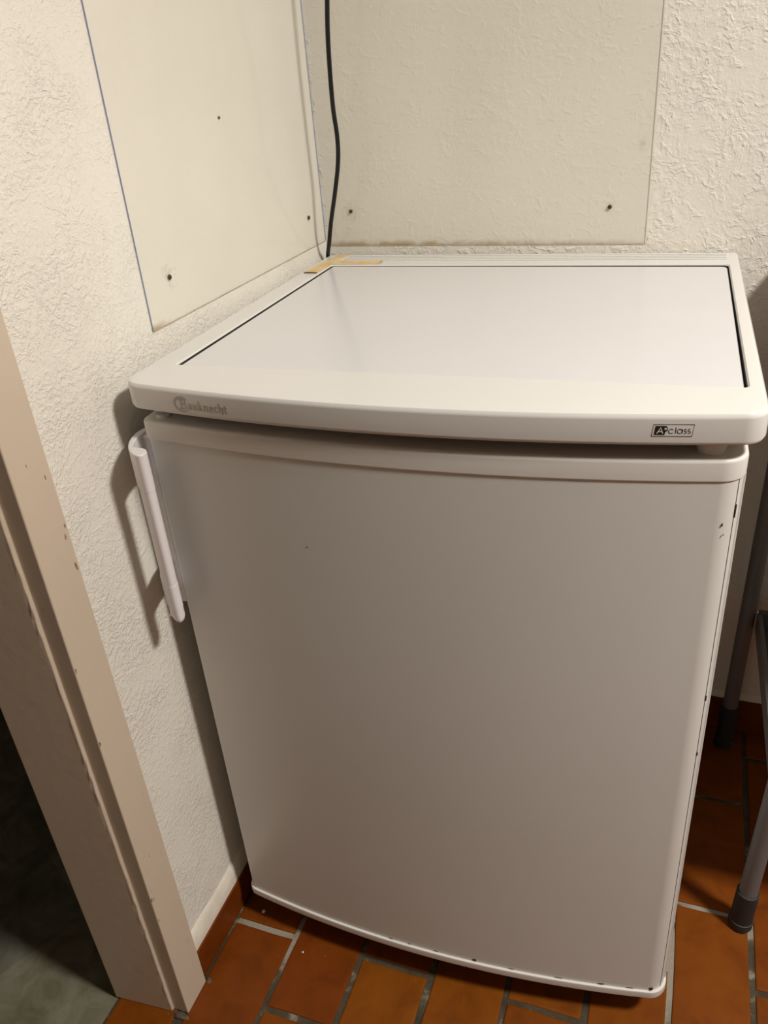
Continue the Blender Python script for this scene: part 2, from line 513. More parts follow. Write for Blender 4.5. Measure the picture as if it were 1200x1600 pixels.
def tag(o, label=None, cat=None, group=None, kind=None):
    if label: o['label'] = label
    if cat: o['category'] = cat
    if group: o['group'] = group
    if kind: o['kind'] = kind
    return o

def empty(name, loc, rz=0.0):
    o = bpy.data.objects.new(name, None)
    o.empty_display_size = 0.05
    o.location = loc; o.rotation_euler = (0, 0, rz)
    C.objects.link(o)
    return o

# ---------------------------------------------------------------- the room shell
RX, RY, RZ = 3.3, -3.6, 2.36         # right wall, wall behind the camera, ceiling
WT = 0.097                            # thickness of the left wall
HX = -1.10                            # far wall of the dark hall
DY0, DY1, DZ = -0.96, -0.111, 2.02    # wall opening that holds the door frame
JX = -0.1237                          # hall side of the jamb

bm = bmesh.new()
add_box(bm, (XL - WT, DY1, 0), (XL, YB + 0.12, RZ))
add_box(bm, (XL - WT, RY - 0.1, 0), (XL, DY0, RZ))
add_box(bm, (XL - WT, DY0, DZ), (XL, DY1, RZ))
tag(link_mesh('wall_left', bm, M_WL), kind='structure')
tag(box_obj('wall_back', (XL, YB, 0), (RX, YB + 0.12, RZ), M_WB), kind='structure')
tag(box_obj('wall_right', (RX, RY, 0), (RX + 0.1, YB + 0.12, RZ), M_PLAIN), kind='structure')
tag(box_obj('wall_front', (XL, RY - 0.1, 0), (RX + 0.1, RY, RZ), M_PLAIN), kind='structure')
tag(box_obj('ceiling', (HX - 0.1, RY - 0.1, RZ), (RX + 0.1, YB + 0.12, RZ + 0.1), M_CEIL), kind='structure')

# floor: recessed grout bed, each terracotta tile a piece of its own
floor = box_obj('floor', (XL, RY, -0.05), (RX, YB, -0.0022), M_GROUT)
tag(floor, kind='structure')
PX, PY, GAP = 0.1035, 0.2130, 0.0078
def tile_mesh(sx, sy, th=0.010, seed=0):
    rnd = random.Random(seed)
    bm = bmesh.new()
    pts = []
    nx, ny = 3, 6
    j = 0.0007
    for k in range(nx): pts.append(Vector((-sx / 2 + sx * k / nx, -sy / 2 + rnd.uniform(-j, j))))
    for k in range(ny): pts.append(Vector((sx / 2 + rnd.uniform(-j, j), -sy / 2 + sy * k / ny)))
    for k in range(nx): pts.append(Vector((sx / 2 - sx * k / nx, sy / 2 + rnd.uniform(-j, j))))
    for k in range(ny): pts.append(Vector((-sx / 2 + rnd.uniform(-j, j), sy / 2 - sy * k / ny)))
    loft(bm, pts, [(0, -th), (0, -0.0016), (0.0009, -0.0003), (0.0030, 0.0)], caps=(False, True))
    me = bpy.data.meshes.new('tile')
    bmesh.ops.recalc_face_normals(bm, faces=bm.faces[:])
    bm.to_mesh(me); bm.free()
    me.materials.append(M_TILE)
    return me
VAR = [tile_mesh(PX - GAP, PY - GAP, seed=s) for s in range(5)]
X0 = 0.0825 - 2 * PX     # a long joint runs at x = 0.0825
col = 0
cut = {}
x = X0
placed = []
while x < RX:
    c = round((x - 0.0825) / PX)
    yj = -0.0125 if c % 2 else -0.119          # joints of this column
    k0 = math.floor((RY - yj) / PY)
    y = yj + k0 * PY
    while y < YB:
        xa, xb = max(x, XL + 0.008), min(x + PX, RX)
        ya, yb = max(y, RY), min(y + PY, YB)
        if xb - xa > 0.018 and yb - ya > 0.018:
            full = (xb - xa > PX - 1e-4) and (yb - ya > PY - 1e-4)
            if full:
                me = VAR[random.randrange(5)]
            else:
                key = (round(xb - xa, 4), round(yb - ya, 4))
                if key not in cut:
                    cut[key] = tile_mesh(xb - xa - GAP * (0.62 if xa > x else 1.0), yb - ya - GAP, seed=9)
                me = cut[key]
            o = bpy.data.objects.new('tile', me)
            o.location = ((xa + xb) / 2 - (GAP * 0.19 if xa > x else 0) + random.uniform(-.0006, .0006), (ya + yb) / 2 + random.uniform(-.0006, .0006), random.uniform(-0.0004, 0.0003))
            o.rotation_euler = (0, 0, random.uniform(-0.004, 0.004))
            if full and random.random() < 0.5: o.rotation_euler = (0, 0, math.pi)
            placed.append(o)
        y += PY
    x += PX

placed.sort(key=lambda o: math.hypot(o.location.x - 0.5, o.location.y + 0.3))
far = bmesh.new()
for i, o in enumerate(placed):
    if i < 280:
        C.objects.link(o); o.parent = floor
    else:
        n0 = len(far.verts)
        far.from_mesh(o.data)
        far.verts.ensure_lookup_table()
        M = Matrix.Translation(o.location) @ Matrix.Rotation(o.rotation_euler.z, 4, 'Z')
        for v in far.verts[n0:]: v.co = M @ v.co
        bpy.data.objects.remove(o)
tag(link_mesh('distant_tiles', far, M_TILE, floor), kind='stuff')

# threshold tiles inside the doorway
thr = box_obj('trim_1', (JX + 0.003, DY0, -0.05), (XL + 0.002, DY1, -0.0035), M_GROUT)
tag(thr, kind='structure')
ty = -0.118
while ty > DY0 + 0.05:
    L = min(PY, ty - DY0)
    o = bpy.data.objects.new('tile', tile_mesh(0.088, L - GAP, seed=int(-ty * 100)))
    o.location = (-0.0735, ty - L / 2, -0.001)
    C.objects.link(o); o.parent = thr
    ty -= PY

# hall beyond the door
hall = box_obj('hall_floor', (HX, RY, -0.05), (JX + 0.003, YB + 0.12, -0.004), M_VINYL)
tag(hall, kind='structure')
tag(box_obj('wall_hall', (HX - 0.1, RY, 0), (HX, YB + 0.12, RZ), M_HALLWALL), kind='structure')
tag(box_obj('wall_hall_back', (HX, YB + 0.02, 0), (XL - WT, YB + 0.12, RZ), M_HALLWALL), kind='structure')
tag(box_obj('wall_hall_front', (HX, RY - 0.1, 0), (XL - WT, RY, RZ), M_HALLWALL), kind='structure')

# steel door frame with a rebate: an extruded profile
fx = -0.0118
prof = [(XL - 0.03, DY1), (fx, DY1), (fx, -0.1568), (-0.0348, -0.1568), (-0.0348, -0.1585), (-0.0348, -0.1609),
        (-0.0400, -0.1612), (JX, -0.1675), (JX, DY1 - 0.03), (-0.10, DY1 - 0.03), (-0.10, DY1 - 0.003)]
def frame_side(mirror=False):
    pts = [Vector(q) for q in prof]
    if mirror:
        mid = (DY0 + DY1) / 2
        pts = [Vector((q.x, 2 * mid - q.y)) for q in pts]
    a = sum(pts[i - 1].cross(pts[i]) for i in range(len(pts)))
    if a < 0: pts.reverse()
    rad = [0, 0, 0.0016, 0.0012, 0, 0.0014, 0, 0.002, 0, 0, 0]
    if mirror: rad = rad
    if a < 0: rad = rad[::-1]
    return fillet(pts, rad, 3)
door = bpy.data.objects.new('door_1', None); door.location = (XL, DY1, 0); C.objects.link(door)
tag(door, kind='structure')
for mir in (False, True):
    bm = bmesh.new()
    pts = frame_side(mir)
    nz = 160
    prof_z = [(0, 0.0005 + 2.0 * k / nz) for k in range(nz + 1)]
    loft(bm, pts, prof_z)
    for v in bm.verts:
        if abs(v.co.y + 0.1609) < 0.0018 and abs(v.co.x + 0.0348) < 0.003:
            q = noise.noise(Vector((v.co.z * 55, 3.3, 0)))
            v.co.x += 0.0012 * q
            v.co.y += 0.0010 * noise.noise(Vector((v.co.z * 80, 9.3, 0)))
    o = link_mesh('door_jamb', bm, M_FRAME, None, smooth=False)
    o.parent = door; o.matrix_parent_inverse = Matrix.Translation(-door.location)
bm = bmesh.new()
add_box(bm, (-0.0315, DY0 + 0.0, 1.9545), (fx, DY1, 2.035), 0.002)
add_box(bm, (JX, DY0 + 0.046, 1.945), (-0.0315, DY1 - 0.046, 2.018), 0.002)
o = link_mesh('door_header', bm, M_FRAME, None, smooth=True)
o.parent = door; o.matrix_parent_inverse = Matrix.Translation(-door.location)

# chips in the paint of the frame: (y, z, w, h) on the face, dark spots along the edges
bm = bmesh.new()
for (cy, cz, s) in [(-0.1555, 0.905, .0020), (-0.1552, 0.885, .0012), (-0.1550, 0.60, .0018), (-0.1553, 0.50, .0022), (-0.1555, 0.24, .0022), (-0.155, 0.20, .0014),
                    (-0.1135, 0.745, .0018), (-0.1165, 0.735, .0022), (-0.119, 0.80, .0014), (-0.1145, 0.70, .0026), (-0.124, 0.93, .0024), (-0.136, 0.82, .0009), (-0.1385, 0.30, .001)]:
    pts = []
    for k in range(9):
        a = 2 * math.pi * k / 9
        r = s * random.uniform(0.5, 1.2)
        pts.append((cy + r * 0.6 * math.cos(a), cz + r * 1.7 * math.sin(a)))
    r0 = [bm.verts.new((fx - 0.0002, q[0], q[1])) for q in pts]
    r1 = [bm.verts.new((fx + 0.00025, q[0], q[1])) for q in pts]
    bm.faces.new(r1)
    for k in range(9): bm.faces.new((r0[k], r0[(k + 1) % 9], r1[(k + 1) % 9], r1[k]))
o = link_mesh('paint_chips', bm, simple('bare_primer', (0.26, 0.17, 0.10), 0.7, var=0.4, vscale=300), None)
o.parent = door; o.matrix_parent_inverse = Matrix.Translation(-door.location); tag(o, 'brown chips in the beige paint', kind='stuff')

# skirting: terracotta tiles standing on edge, smooth plaster band above
def skirting(name, horizontal, start, end, face, depth, h, band_h, step):
    root = empty(name, (0, 0, 0)); tag(root, kind='structure')
    t = start; i = 0
    while t < end - 0.01:
        e = min(t + step, end)
        ln = e - t - 0.0035
        bm = bmesh.new()
        hh = h + random.uniform(-0.0015, 0.0015)
        if horizontal: add_box(bm, (-ln / 2, -depth, 0), (ln / 2, 0, hh), 0.0012, 2)
        else: add_box(bm, (0, -ln / 2, 0), (depth, ln / 2, hh), 0.0012, 2)
        o = link_mesh('tile', bm, M_TILE, root, smooth=True)
        o.location = ((t + e) / 2, face, 0.0) if horizontal else (face, (t + e) / 2, 0.0)
        t = e; i += 1
    bm = bmesh.new()
    n = int((end - start) / 0.012)
    rows = []
    for k in range(n + 1):
        u = start + (end - start) * k / n
        q = noise.noise(Vector((u * 22, 1.0 if horizontal else 5.0, 0.3)))
        top = h + band_h * (1 + 0.16 * q)
        sec = [(0.0, h - 0.004), (depth * 0.62, h - 0.004), (depth * 0.62, h + 0.004), (depth * 0.42, top - 0.006), (0.0, top)]
        rows.append([bm.verts.new((u, face - a, z) if horizontal else (face + a, u, z)) for a, z in sec])
    for r0, r1 in zip(rows, rows[1:]):
        for k in range(len(r0) - 1):
            bm.faces.new((r0[k], r0[k + 1], r1[k + 1], r1[k]))
    link_mesh('plaster_band', bm, M_FILLET, root, smooth=True, angle=60)
    return root
skirting('baseboard_left', False, -0.1085, 0.58, XL, 0.0078, 0.056, 0.034, 0.205)
skirting('baseboard_back', True, XL + 0.009, RX, YB, 0.008, 0.073, 0.012, 0.205)
skirting('baseboard_right', False, RY, YB - 0.01, RX - 0.0078, 0.0078, 0.07, 0.012, 0.205)

# grubby mortar lump at the foot of the frame and a few crumbs on the tiles
def blob(name, c, r, mat, seed, flat=0.5, parent=None):
    bm = bmesh.new()
    bmesh.ops.create_icosphere(bm, subdivisions=3, radius=1.0)
    for v in bm.verts:
        d = 1 + 0.35 * noise.noise(v.co * 1.7 + Vector((seed, 0, 0)))
        v.co = Vector((v.co.x * r[0] * d, v.co.y * r[1] * d, max(-0.2, v.co.z) * r[2] * d))
    return link_mesh(name, bm, mat, parent, smooth=True, angle=60, loc=c)
M_MORTAR = simple('dirty_mortar', (0.11, 0.085, 0.055), 0.9, var=0.5, vscale=90, bump=0.001, bscale=200)
tag(blob('mortar_lump', (-0.0200, -0.1625, -0.001), (0.013, 0.0045, 0.0035), M_MORTAR, 2.0),
    'dirty mortar lump at the foot of the beige door frame', 'mortar')
tag(blob('mortar_lump', (-0.0080, -0.1085, -0.001), (0.0045, 0.004, 0.0035), M_MORTAR, 5.0),
    'small grey mortar dab where terracotta skirting meets door frame', 'mortar')
M_CRUMB = simple('plaster_crumb', (0.75, 0.70, 0.62), 0.8)
tag(blob('plaster_crumb', (0.018, 0.0095, 0.0005), (0.0026, 0.0026, 0.0012), M_CRUMB, 1.0),
    'white plaster crumb on terracotta tile near the left skirting', 'crumb')
tag(blob('plaster_crumb', (0.1025, -0.0315, 0.0), (0.0014, 0.0014, 0.001), M_CRUMB, 7.0),
    'tiny pale speck on the floor tile below the refrigerator door', 'crumb')

# ---------------------------------------------------------------- clear acrylic sheets screwed to the walls
def screw(parent, loc, axis, r=0.0028, hd=0.0016):
    bm = bmesh.new()
    seg = 14
    prof_s = [(r, 0.0), (r, hd * 0.5), (r * 0.72, hd), (r * 0.30, hd), (r * 0.26, hd * 0.45)]
    rings = []
    for rr, h in prof_s:
        ring = []
        for k in range(seg):
            a = 2 * math.pi * k / seg
            p = (h, rr * math.cos(a), rr * math.sin(a)) if axis == 0 else (rr * math.cos(a), -h, rr * math.sin(a))
            ring.append(bm.verts.new(p))
        rings.append(ring)
    for a, b in zip(rings, rings[1:]):
        for k in range(seg): bm.faces.new((a[k], a[(k + 1) % seg], b[(k + 1) % seg], b[k]))
    bm.faces.new(rings[-1])
    o = link_mesh('screw', bm, M_SCREW, None, smooth=True)
    o.location = loc; o.parent = parent; o.matrix_parent_inverse = Matrix.Translation(-parent.location)
    return o

def part_at(o, parent):
    o.parent = parent; o.matrix_parent_inverse = Matrix.Translation(-Vector(parent.location)); return o

G = 0.0003; TH = 0.0012
sl = empty('acrylic_sheet', (XL, (SH_L[1] + SH_L[3]) / 2, SH_L[2]))
tag(sl, 'clear acrylic sheet screwed to the left wall beside the refrigerator', 'wall panel')
part_at(box_obj('sheet', (XL + G, SH_L[1], SH_L[2]), (XL + G + TH, SH_L[3], SH_L[4]), M_ACR_L, sheet_axis=(1, 0, 0)), sl)
e = part_at(box_obj('cut_edge', (XL + G + TH - 0.0005, SH_L[1] - 0.0011, SH_L[2]), (XL + G + TH, SH_L[1] - 0.0001, SH_L[4]), M_EDGE_BLUE), sl); tag(e, 'blue grey cut edge')
e = part_at(box_obj('cut_edge', (XL + G + TH - 0.0005, SH_L[3] + 0.0001, SH_L[2]), (XL + G + TH, SH_L[3] + 0.0012, SH_L[4]), M_EDGE_BLUE), sl); tag(e, 'blue grey cut edge')
e = part_at(box_obj('cut_edge', (XL + G + TH - 0.0004, SH_L[1], SH_L[2] - 0.0009), (XL + G + TH, SH_L[3], SH_L[2] - 0.0001), M_EDGE_GREY), sl); tag(e, 'dull stained lower edge')
screw(sl, (XL + G + TH, 0.1501, 0.9175), 0, 0.0030)
screw(sl, (XL + G + TH, 0.5329, 0.9138), 0, 0.0030)
screw(sl, (XL + G + TH - .001, 0.3145, 1.0669), 0, 0.0015)

BX0, BX1, BZ = -0.0180, 0.4645, 0.8625
sb = empty('acrylic_sheet', ((BX0 + BX1) / 2, YB, BZ))
tag(sb, 'clear acrylic sheet with grimy lower edge on the back wall above the refrigerator', 'wall panel')
part_at(box_obj('sheet', (BX0, YB - G - TH, BZ), (BX1, YB - G, 1.42), M_ACR_B, sheet_axis=(0, -1, 0)), sb)
e = part_at(box_obj('cut_edge', (BX1 + 0.0001, YB - G - TH, BZ), (BX1 + 0.0010, YB - G - TH + 0.0004, 1.42), M_EDGE_PALE), sb); tag(e, 'pale cut edge')
e = part_at(box_obj('cut_edge', (BX0, YB - G - TH, BZ - 0.0009), (BX1, YB - G - TH + 0.0004, BZ - 0.0001), M_EDGE_GREY), sb); tag(e, 'yellowed lower edge')
screw(sb, (0.0245, YB - G - TH, 0.9125), 1, 0.0027)
screw(sb, (0.4134, YB - G - TH, 0.9115), 1, 0.0029)

# ---------------------------------------------------------------- black cord
def catmull(P, n=10):
    P = [Vector(p) for p in P]; out = []
    for i in range(len(P) - 1):
        p0 = P[max(i - 1, 0)]; p1 = P[i]; p2 = P[i + 1]; p3 = P[min(i + 2, len(P) - 1)]
        for k in range(n):
            t = k / n
            out.append(0.5 * ((2 * p1) + (-p0 + p2) * t + (2 * p0 - 5 * p1 + 4 * p2 - p3) * t * t + (-p0 + 3 * p1 - 3 * p2 + p3) * t ** 3))
    out.append(P[-1]); return out

CORD = [(0.0601, 0.5255, 1.3376), (0.0478, 0.5255, 1.2286), (0.0404, 0.5265, 1.1656), (0.037, 0.528, 1.1212), (0.0356, 0.529, 1.0627), (0.0379, 0.529, 1.0219), (0.0348, 0.53, 0.9883), (0.0255, 0.531, 0.9493), (0.0125, 0.536, 0.9081), (0.0005, 0.548, 0.8751), (-0.0143, 0.57, 0.8451)]
cp = [Vector(c) for c in CORD]
cp = [Vector((cp[0].x, 0.575, RZ - 0.003)), Vector((cp[0].x + 0.004, 0.572, 2.0)), Vector((cp[0].x + 0.003, 0.550, 1.62))] + cp      # runs on up to the ceiling
cp.append(Vector((cp[-1].x - 0.0015, 0.577, 0.80)))
cp.append(Vector((-0.012, 0.580, 0.60)))
bm = bmesh.new(); add_tube(bm, catmull(cp), 0.0032, 14)
tag(link_mesh('power_cord', bm, M_CORD, smooth=True, angle=80), 'black power cord hanging down into the corner behind the refrigerator', 'cord')

# ---------------------------------------------------------------- refrigerator (fridge frame: x right, y back)
W, D = 0.600, 0.574
SAG = 0.0278
FR = empty('refrigerator', (0, 0, 0), 0.023)
tag(FR, 'white undercounter refrigerator with bowed door standing in the corner on terracotta tiles', 'refrigerator')

def bow(x, sag=SAG, x0=0.0, x1=W):
    u = (x - (x0 + x1) / 2) / ((x1 - x0) / 2)
    return -sag * (1 - u * u)

def bowed_outline(x0, x1, yfront, yback, rf, rb, n=40, seg=10, rl=None):
    """counter-clockwise outline: front-left corner, bowed front, front-right corner, back"""
    pts = []
    for k in range(n + 1):
        x = x0 + (x1 - x0) * k / n
        pts.append(Vector((x, yfront + bow(x))))
    pts.append(Vector((x1, yback))); pts.append(Vector((x0, yback)))
    # fillet front corners on a version without the short segments near the corners
    rl = rf if rl is None else rl
    keep = [pts[0]] + [p for p in pts[1:n] if x0 + rl * 1.3 < p.x < x1 - rf * 1.3] + [pts[n], pts[n + 1], pts[n + 2]]
    rad = [rl] + [0] * (len(keep) - 4) + [rf, rb, rb]
    return fillet(keep, rad, seg)

# worktop frame with an opening for the panel
out = bowed_outline(0.0, W, 0.0, D, 0.022, 0.0062, seg=12)
HX0, HX1, HY0, HY1 = 0.0315, 0.5855, 0.0560, 0.5035
hole = fillet([(HX0, HY0), (HX1, HY0), (HX1, HY1), (HX0, HY1)], [0.002, 0.004, 0.008, 0.004], 4)
bm = bmesh.new()
prof_w = [(0.010, 0.8205), (0.005, 0.8210), (0.0015, 0.8228), (0.0, 0.8260), (0.0, 0.8450), (0.0006, 0.8474), (0.0022, 0.8494), (0.0045, 0.8500)]
rings = loft(bm, out, prof_w, caps=(True, False))
ho = [bm.verts.new((p.x, p.y, 0.8500)) for p in offset_poly(hole, -0.0014)]
hi = [bm.verts.new((p.x, p.y, 0.8484)) for p in hole]
hb = [bm.verts.new((p.x, p.y, 0.8400)) for p in hole]
nh = len(hole)
for a, b, mi in ((ho, hi, 0), (hi, hb, 1)):
    for k in range(nh):
        bm.faces.new((a[k], a[(k + 1) % nh], b[(k + 1) % nh], b[k])).material_index = mi
bm.faces.new(hb).material_index = 1
bm.edges.ensure_lookup_table()
top_loop = rings[-1]
ed = []
for L in (top_loop, ho):
    for k in range(len(L)):
        ee = bm.edges.get((L[k], L[(k + 1) % len(L)]))
        ed.append(ee or bm.edges.new((L[k], L[(k + 1) % len(L)])))
bmesh.ops.triangle_fill(bm, use_beauty=True, use_dissolve=False, edges=ed)
wt = link_mesh('worktop', bm, M_PLASTIC, FR, smooth=True, angle=28)
wt.data.materials.append(M_DARK)      # shade of the deep gap round the loose panel, put into the well's colour

# loose top panel lying in the opening, a hair crooked so the gap widens at the back right
pan = fillet([(0.0352, 0.0563), (0.5826, 0.0563), (0.5836, 0.4970), (0.0345, 0.5012)], [0.001, 0.003, 0.008, 0.004], 4)
bm = bmesh.new()
loft(bm, pan, [(0, 0.8404), (0, 0.8474), (0.0008, 0.8482)])
tag(link_mesh('top_panel', bm, M_TOPPANEL, wt, smooth=True, angle=30), 'cool white flat panel set into the worktop')
# vent ribs along the back of the worktop
bm = bmesh.new()
for k in range(5):
    y = 0.5175 + 0.0 + k * 0.0100
    if k == 0: continue
    add_box(bm, (0.030, y + 0.003, 0.8500), (0.5845, y + 0.0072, 0.8513), 0.0004, 1)
tag(link_mesh('vent_grille', bm, M_PLASTIC, wt, smooth=True), 'ribbed vent strip along the back edge', kind='stuff')
# yellowed tape stuck over the back left corner
def tape(bm, path, w, z, seedv):
    path = [Vector(p) for p in path]
    rows = []
    n = 26
    tot = sum((b - a).length for a, b in zip(path, path[1:]))
    for k in range(n + 1):
        t = tot * k / n
        for a, b in zip(path, path[1:]):
            L = (b - a).length
            if t <= L + 1e-9:
                p = a + (b - a) * (t / L); d = (b - a).normalized(); break
            t -= L
        nrm = Vector((-d.y, d.x))
        q = noise.noise(Vector((k * 0.9, seedv, 0)))
        ww = w * (1 + 0.12 * q)
        rows.append([bm.verts.new((p.x + nrm.x * s, p.y + nrm.y * s, z + 0.0006 * noise.noise(Vector((k * .5, s * 90, seedv))) + dz))
                     for s, dz in ((-ww / 2, -0.0012), (-ww / 2, 0.0003), (0, 0.0009), (ww / 2, 0.0003), (ww / 2, -0.0012))])
    for a, b in zip(rows, rows[1:]):
        for k in range(4): bm.faces.new((a[k], a[k + 1], b[k + 1], b[k]))
bm = bmesh.new()
tape(bm, [(0.0185, 0.452), (0.0195, 0.500), (0.0235, 0.530), (0.0300, 0.566)], 0.0215, 0.8512, 1.0)
tape(bm, [(0.024, 0.5165), (0.050, 0.5155), (0.105, 0.5180)], 0.0200, 0.8510, 4.0)
tag(link_mesh('tape_strip', bm, M_TAPE, wt, smooth=True, angle=60), 'yellowed brittle tape over the back left corner')

# maker's lettering and energy badge, printed on the bowed front edge
def stroke_ribbon(bm, pts, w, closed=False):
    pts = [Vector(p) for p in pts]
    n = len(pts)
    L, R = [], []
    for i, p in enumerate(pts):
        a = pts[i - 1] if (i > 0 or closed) else pts[i]
        b = pts[(i + 1) % n] if (i < n - 1 or closed) else pts[i]
        d = (b - a).normalized(); nn = Vector((-d.y, d.x))
        ww = w[i] if isinstance(w, list) else w
        L.append(p + nn * ww / 2); R.append(p - nn * ww / 2)
    return L, R

def printed(name, strokes, mat, x0, z0, s, lift, slant=0.0, parent=None, polys=(), sy=1.0):
    """strokes in a (u right, v up) plane scaled by s, laid on the bowed front at x0, z0; a thin raised film"""
    bm = bmesh.new()
    def P(q, k):
        x = x0 + (q.x + slant * q.y) * s; z = z0 + q.y * s * sy
        return bm.verts.new((x, bow(x) - k, z))
    for pts, wd, closed in strokes:
        L, R = stroke_ribbon(bm, pts, wd, closed)
        n = len(L)
        f = [(P(L[i], lift), P(R[i], lift), P(L[i], -0.0001), P(R[i], -0.0001)) for i in range(n)]
        rng = range(n) if closed else range(n - 1)
        for i in rng:
            a, b = f[i], f[(i + 1) % n]
            bm.faces.new((a[0], b[0], b[1], a[1]))
            bm.faces.new((a[0], a[2], b[2], b[0])); bm.faces.new((a[1], b[1], b[3], a[3]))
        if not closed:
            for a in (f[0], f[-1]): bm.faces.new((a[0], a[1], a[3], a[2]))
    for poly in polys:
        top = [P(Vector(q), lift) for q in poly]; bot = [P(Vector(q), -0.0001) for q in poly]
        bm.faces.new(top)
        for k in range(len(poly)): bm.faces.new((top[k], top[(k + 1) % len(poly)], bot[(k + 1) % len(poly)], bot[k]))
    return link_mesh(name, bm, mat, parent)

def arc(cx, cy, rx, ry, a0, a1, n=14):
    return [(cx + rx * math.cos(math.radians(a0 + (a1 - a0) * k / n)), cy + ry * math.sin(math.radians(a0 + (a1 - a0) * k / n))) for k in range(n + 1)]
def ln(*p): return list(p)

# gothic style word: heavy uprights with small broken joints, x-height 1, ascender 1.6
S = []
def st(pts, wd=0.26, closed=False): S.append((pts, wd if isinstance(wd, list) else wd * 1.15, closed))
# large C arc that embraces the B
n = 30
ca = arc(1.35, 0.78, 1.45, 1.25, 52, 308, n)
st(ca, [0.16 + 0.30 * math.sin(math.pi * k / n) for k in range(n + 1)])
# B
st(ln((1.12, 0.02), (1.12, 1.62)), 0.30); st(ln((0.82, 1.58), (1.75, 1.58)), 0.20); st(ln((0.86, 0.04), (1.75, 0.04)), 0.20)
st(ln((1.20, 0.86), (1.78, 0.86)), 0.18); st(ln((1.78, 1.60), (1.90, 1.42), (1.90, 1.02), (1.74, 0.84)), 0.26)
st(ln((1.72, 0.88), (1.94, 0.70), (1.94, 0.20), (1.76, 0.02)), 0.28)
def up(x, h=1.0, y=0.0): st(ln((x, y), (x, h)), 0.25)
x = 2.42
# a
st(ln((x - .05, 0.93), (x + .42, 0.98)), 0.20); up(x + .48, 0.98); st(ln((x + .45, 0.55), (x + .05, 0.50), (x, 0.16), (x + .45, 0.08)), 0.20); st(ln((x + .44, 0.06), (x + .68, 0.06)), 0.16)
x = 3.42
# u
up(x, 1.0, 0.06); st(ln((x, 0.06), (x + .46, 0.06)), 0.18); up(x + .50, 1.0); st(ln((x - .14, .96), (x + .06, .96)), 0.15); st(ln((x + .5, 0.05), (x + .72, 0.07)), 0.15)
x = 4.46
# k
up(x, 1.55); st(ln((x - .16, 1.5), (x + .04, 1.5)), 0.16); st(ln((x + .08, 0.55), (x + .42, 0.96)), 0.17); st(ln((x + .14, 0.62), (x + .52, 0.02)), 0.24)
x = 5.36
# n
up(x, 1.0); st(ln((x, .92), (x + .46, .92)), 0.18); up(x + .52, 0.95); st(ln((x - .14, .95), (x + .06, .95)), 0.15); st(ln((x - .14, .05), (x + .14, .05)), 0.14); st(ln((x + .38, .05), (x + .70, .05)), 0.14)
x = 6.42
# e
up(x, .92, 0.08); st(ln((x, .92), (x + .42, .92), (x + .46, .56), (x + .04, .50)), 0.18); st(ln((x, .08), (x + .50, .08)), 0.20)
x = 7.26
# c
up(x, .92, 0.08); st(ln((x, .92), (x + .46, .90)), 0.22); st(ln((x, .08), (x + .46, .10)), 0.20)
x = 8.08
# h
up(x, 1.55); st(ln((x - .14, 1.5), (x + .04, 1.5)), 0.16); st(ln((x, .92), (x + .46, .92)), 0.18); st(ln((x + .52, .95), (x + .52, .10), (x + .38, -.20)), 0.24)
x = 9.10
# t
up(x, 1.38); st(ln((x - .22, .94), (x + .30, .94)), 0.16); st(ln((x, .08), (x + .34, .10)), 0.18)
logo = printed('lettering', S, M_LOGO, 0.0668, 0.8302, 0.0065, 0.00025, 0.0, wt, sy=0.90)
tag(logo, 'grey maker lettering with a ring round the first letter')

bx, bz, bs = 0.5118, 0.8310, 0.0094
brd = [((0.0, 0.0), (3.28, 0.0), (3.44, 1.10), (0.10, 1.10))]
frame_s = [(ln((0.0, 0.0), (3.28, 0.0), (3.42, 1.10), (0.12, 1.10), (0.0, 0.0)), 0.045, False)]
badge = printed('badge_frame', frame_s, M_BLACK, bx, bz, bs, 0.0002, 0, wt)
tag(badge, 'thin black outline of the energy class badge')
b2 = printed('badge_square', [], M_BLACK, bx, bz, bs, 0.0002, 0, wt, polys=[[(0.20, 0.15), (1.06, 0.15), (1.10, .40), (1.30, .56), (1.30, .76), (1.16, .97), (0.28, .97)]])
tag(b2, 'black square behind the white letter')
M_PRINTW = simple('print_white', (0.75, 0.72, 0.68), 0.4)
b3 = printed('badge_letter', [(ln((0.42, 0.28), (0.70, 0.82), (0.90, 0.28)), 0.085, False), (ln((0.53, 0.45), (0.84, 0.45)), 0.07, False),
                              (ln((1.00, 0.70), (1.24, 0.70)), 0.07, False), (ln((1.12, 0.58), (1.12, 0.82)), 0.07, False)], M_PRINTW, bx, bz, bs, 0.0004, 0, wt)
tag(b3, 'white letter and plus sign')
cs = []
cs.append((arc(1.56, .48, .20, .20, 40, 320, 14), 0.05, False))
cs.append((ln((1.93, .28), (1.93, .84)), 0.05, False))
cs.append((arc(2.26, .48, .20, .20, 0, 360, 18)[:-1], 0.05, True)); cs.append((ln((2.48, .28), (2.48, .68)), 0.05, False))
for ox in (2.72, 3.02):
    cs.append((arc(ox, .58, .09, .10, 40, 250, 8) + arc(ox, .38, .10, .10, 80, -140, 8), 0.05, False))
b4 = printed('badge_word', cs, M_BLACK, bx, bz, bs, 0.0002, 0.02, wt)
tag(b4, 'thin black word of the badge')

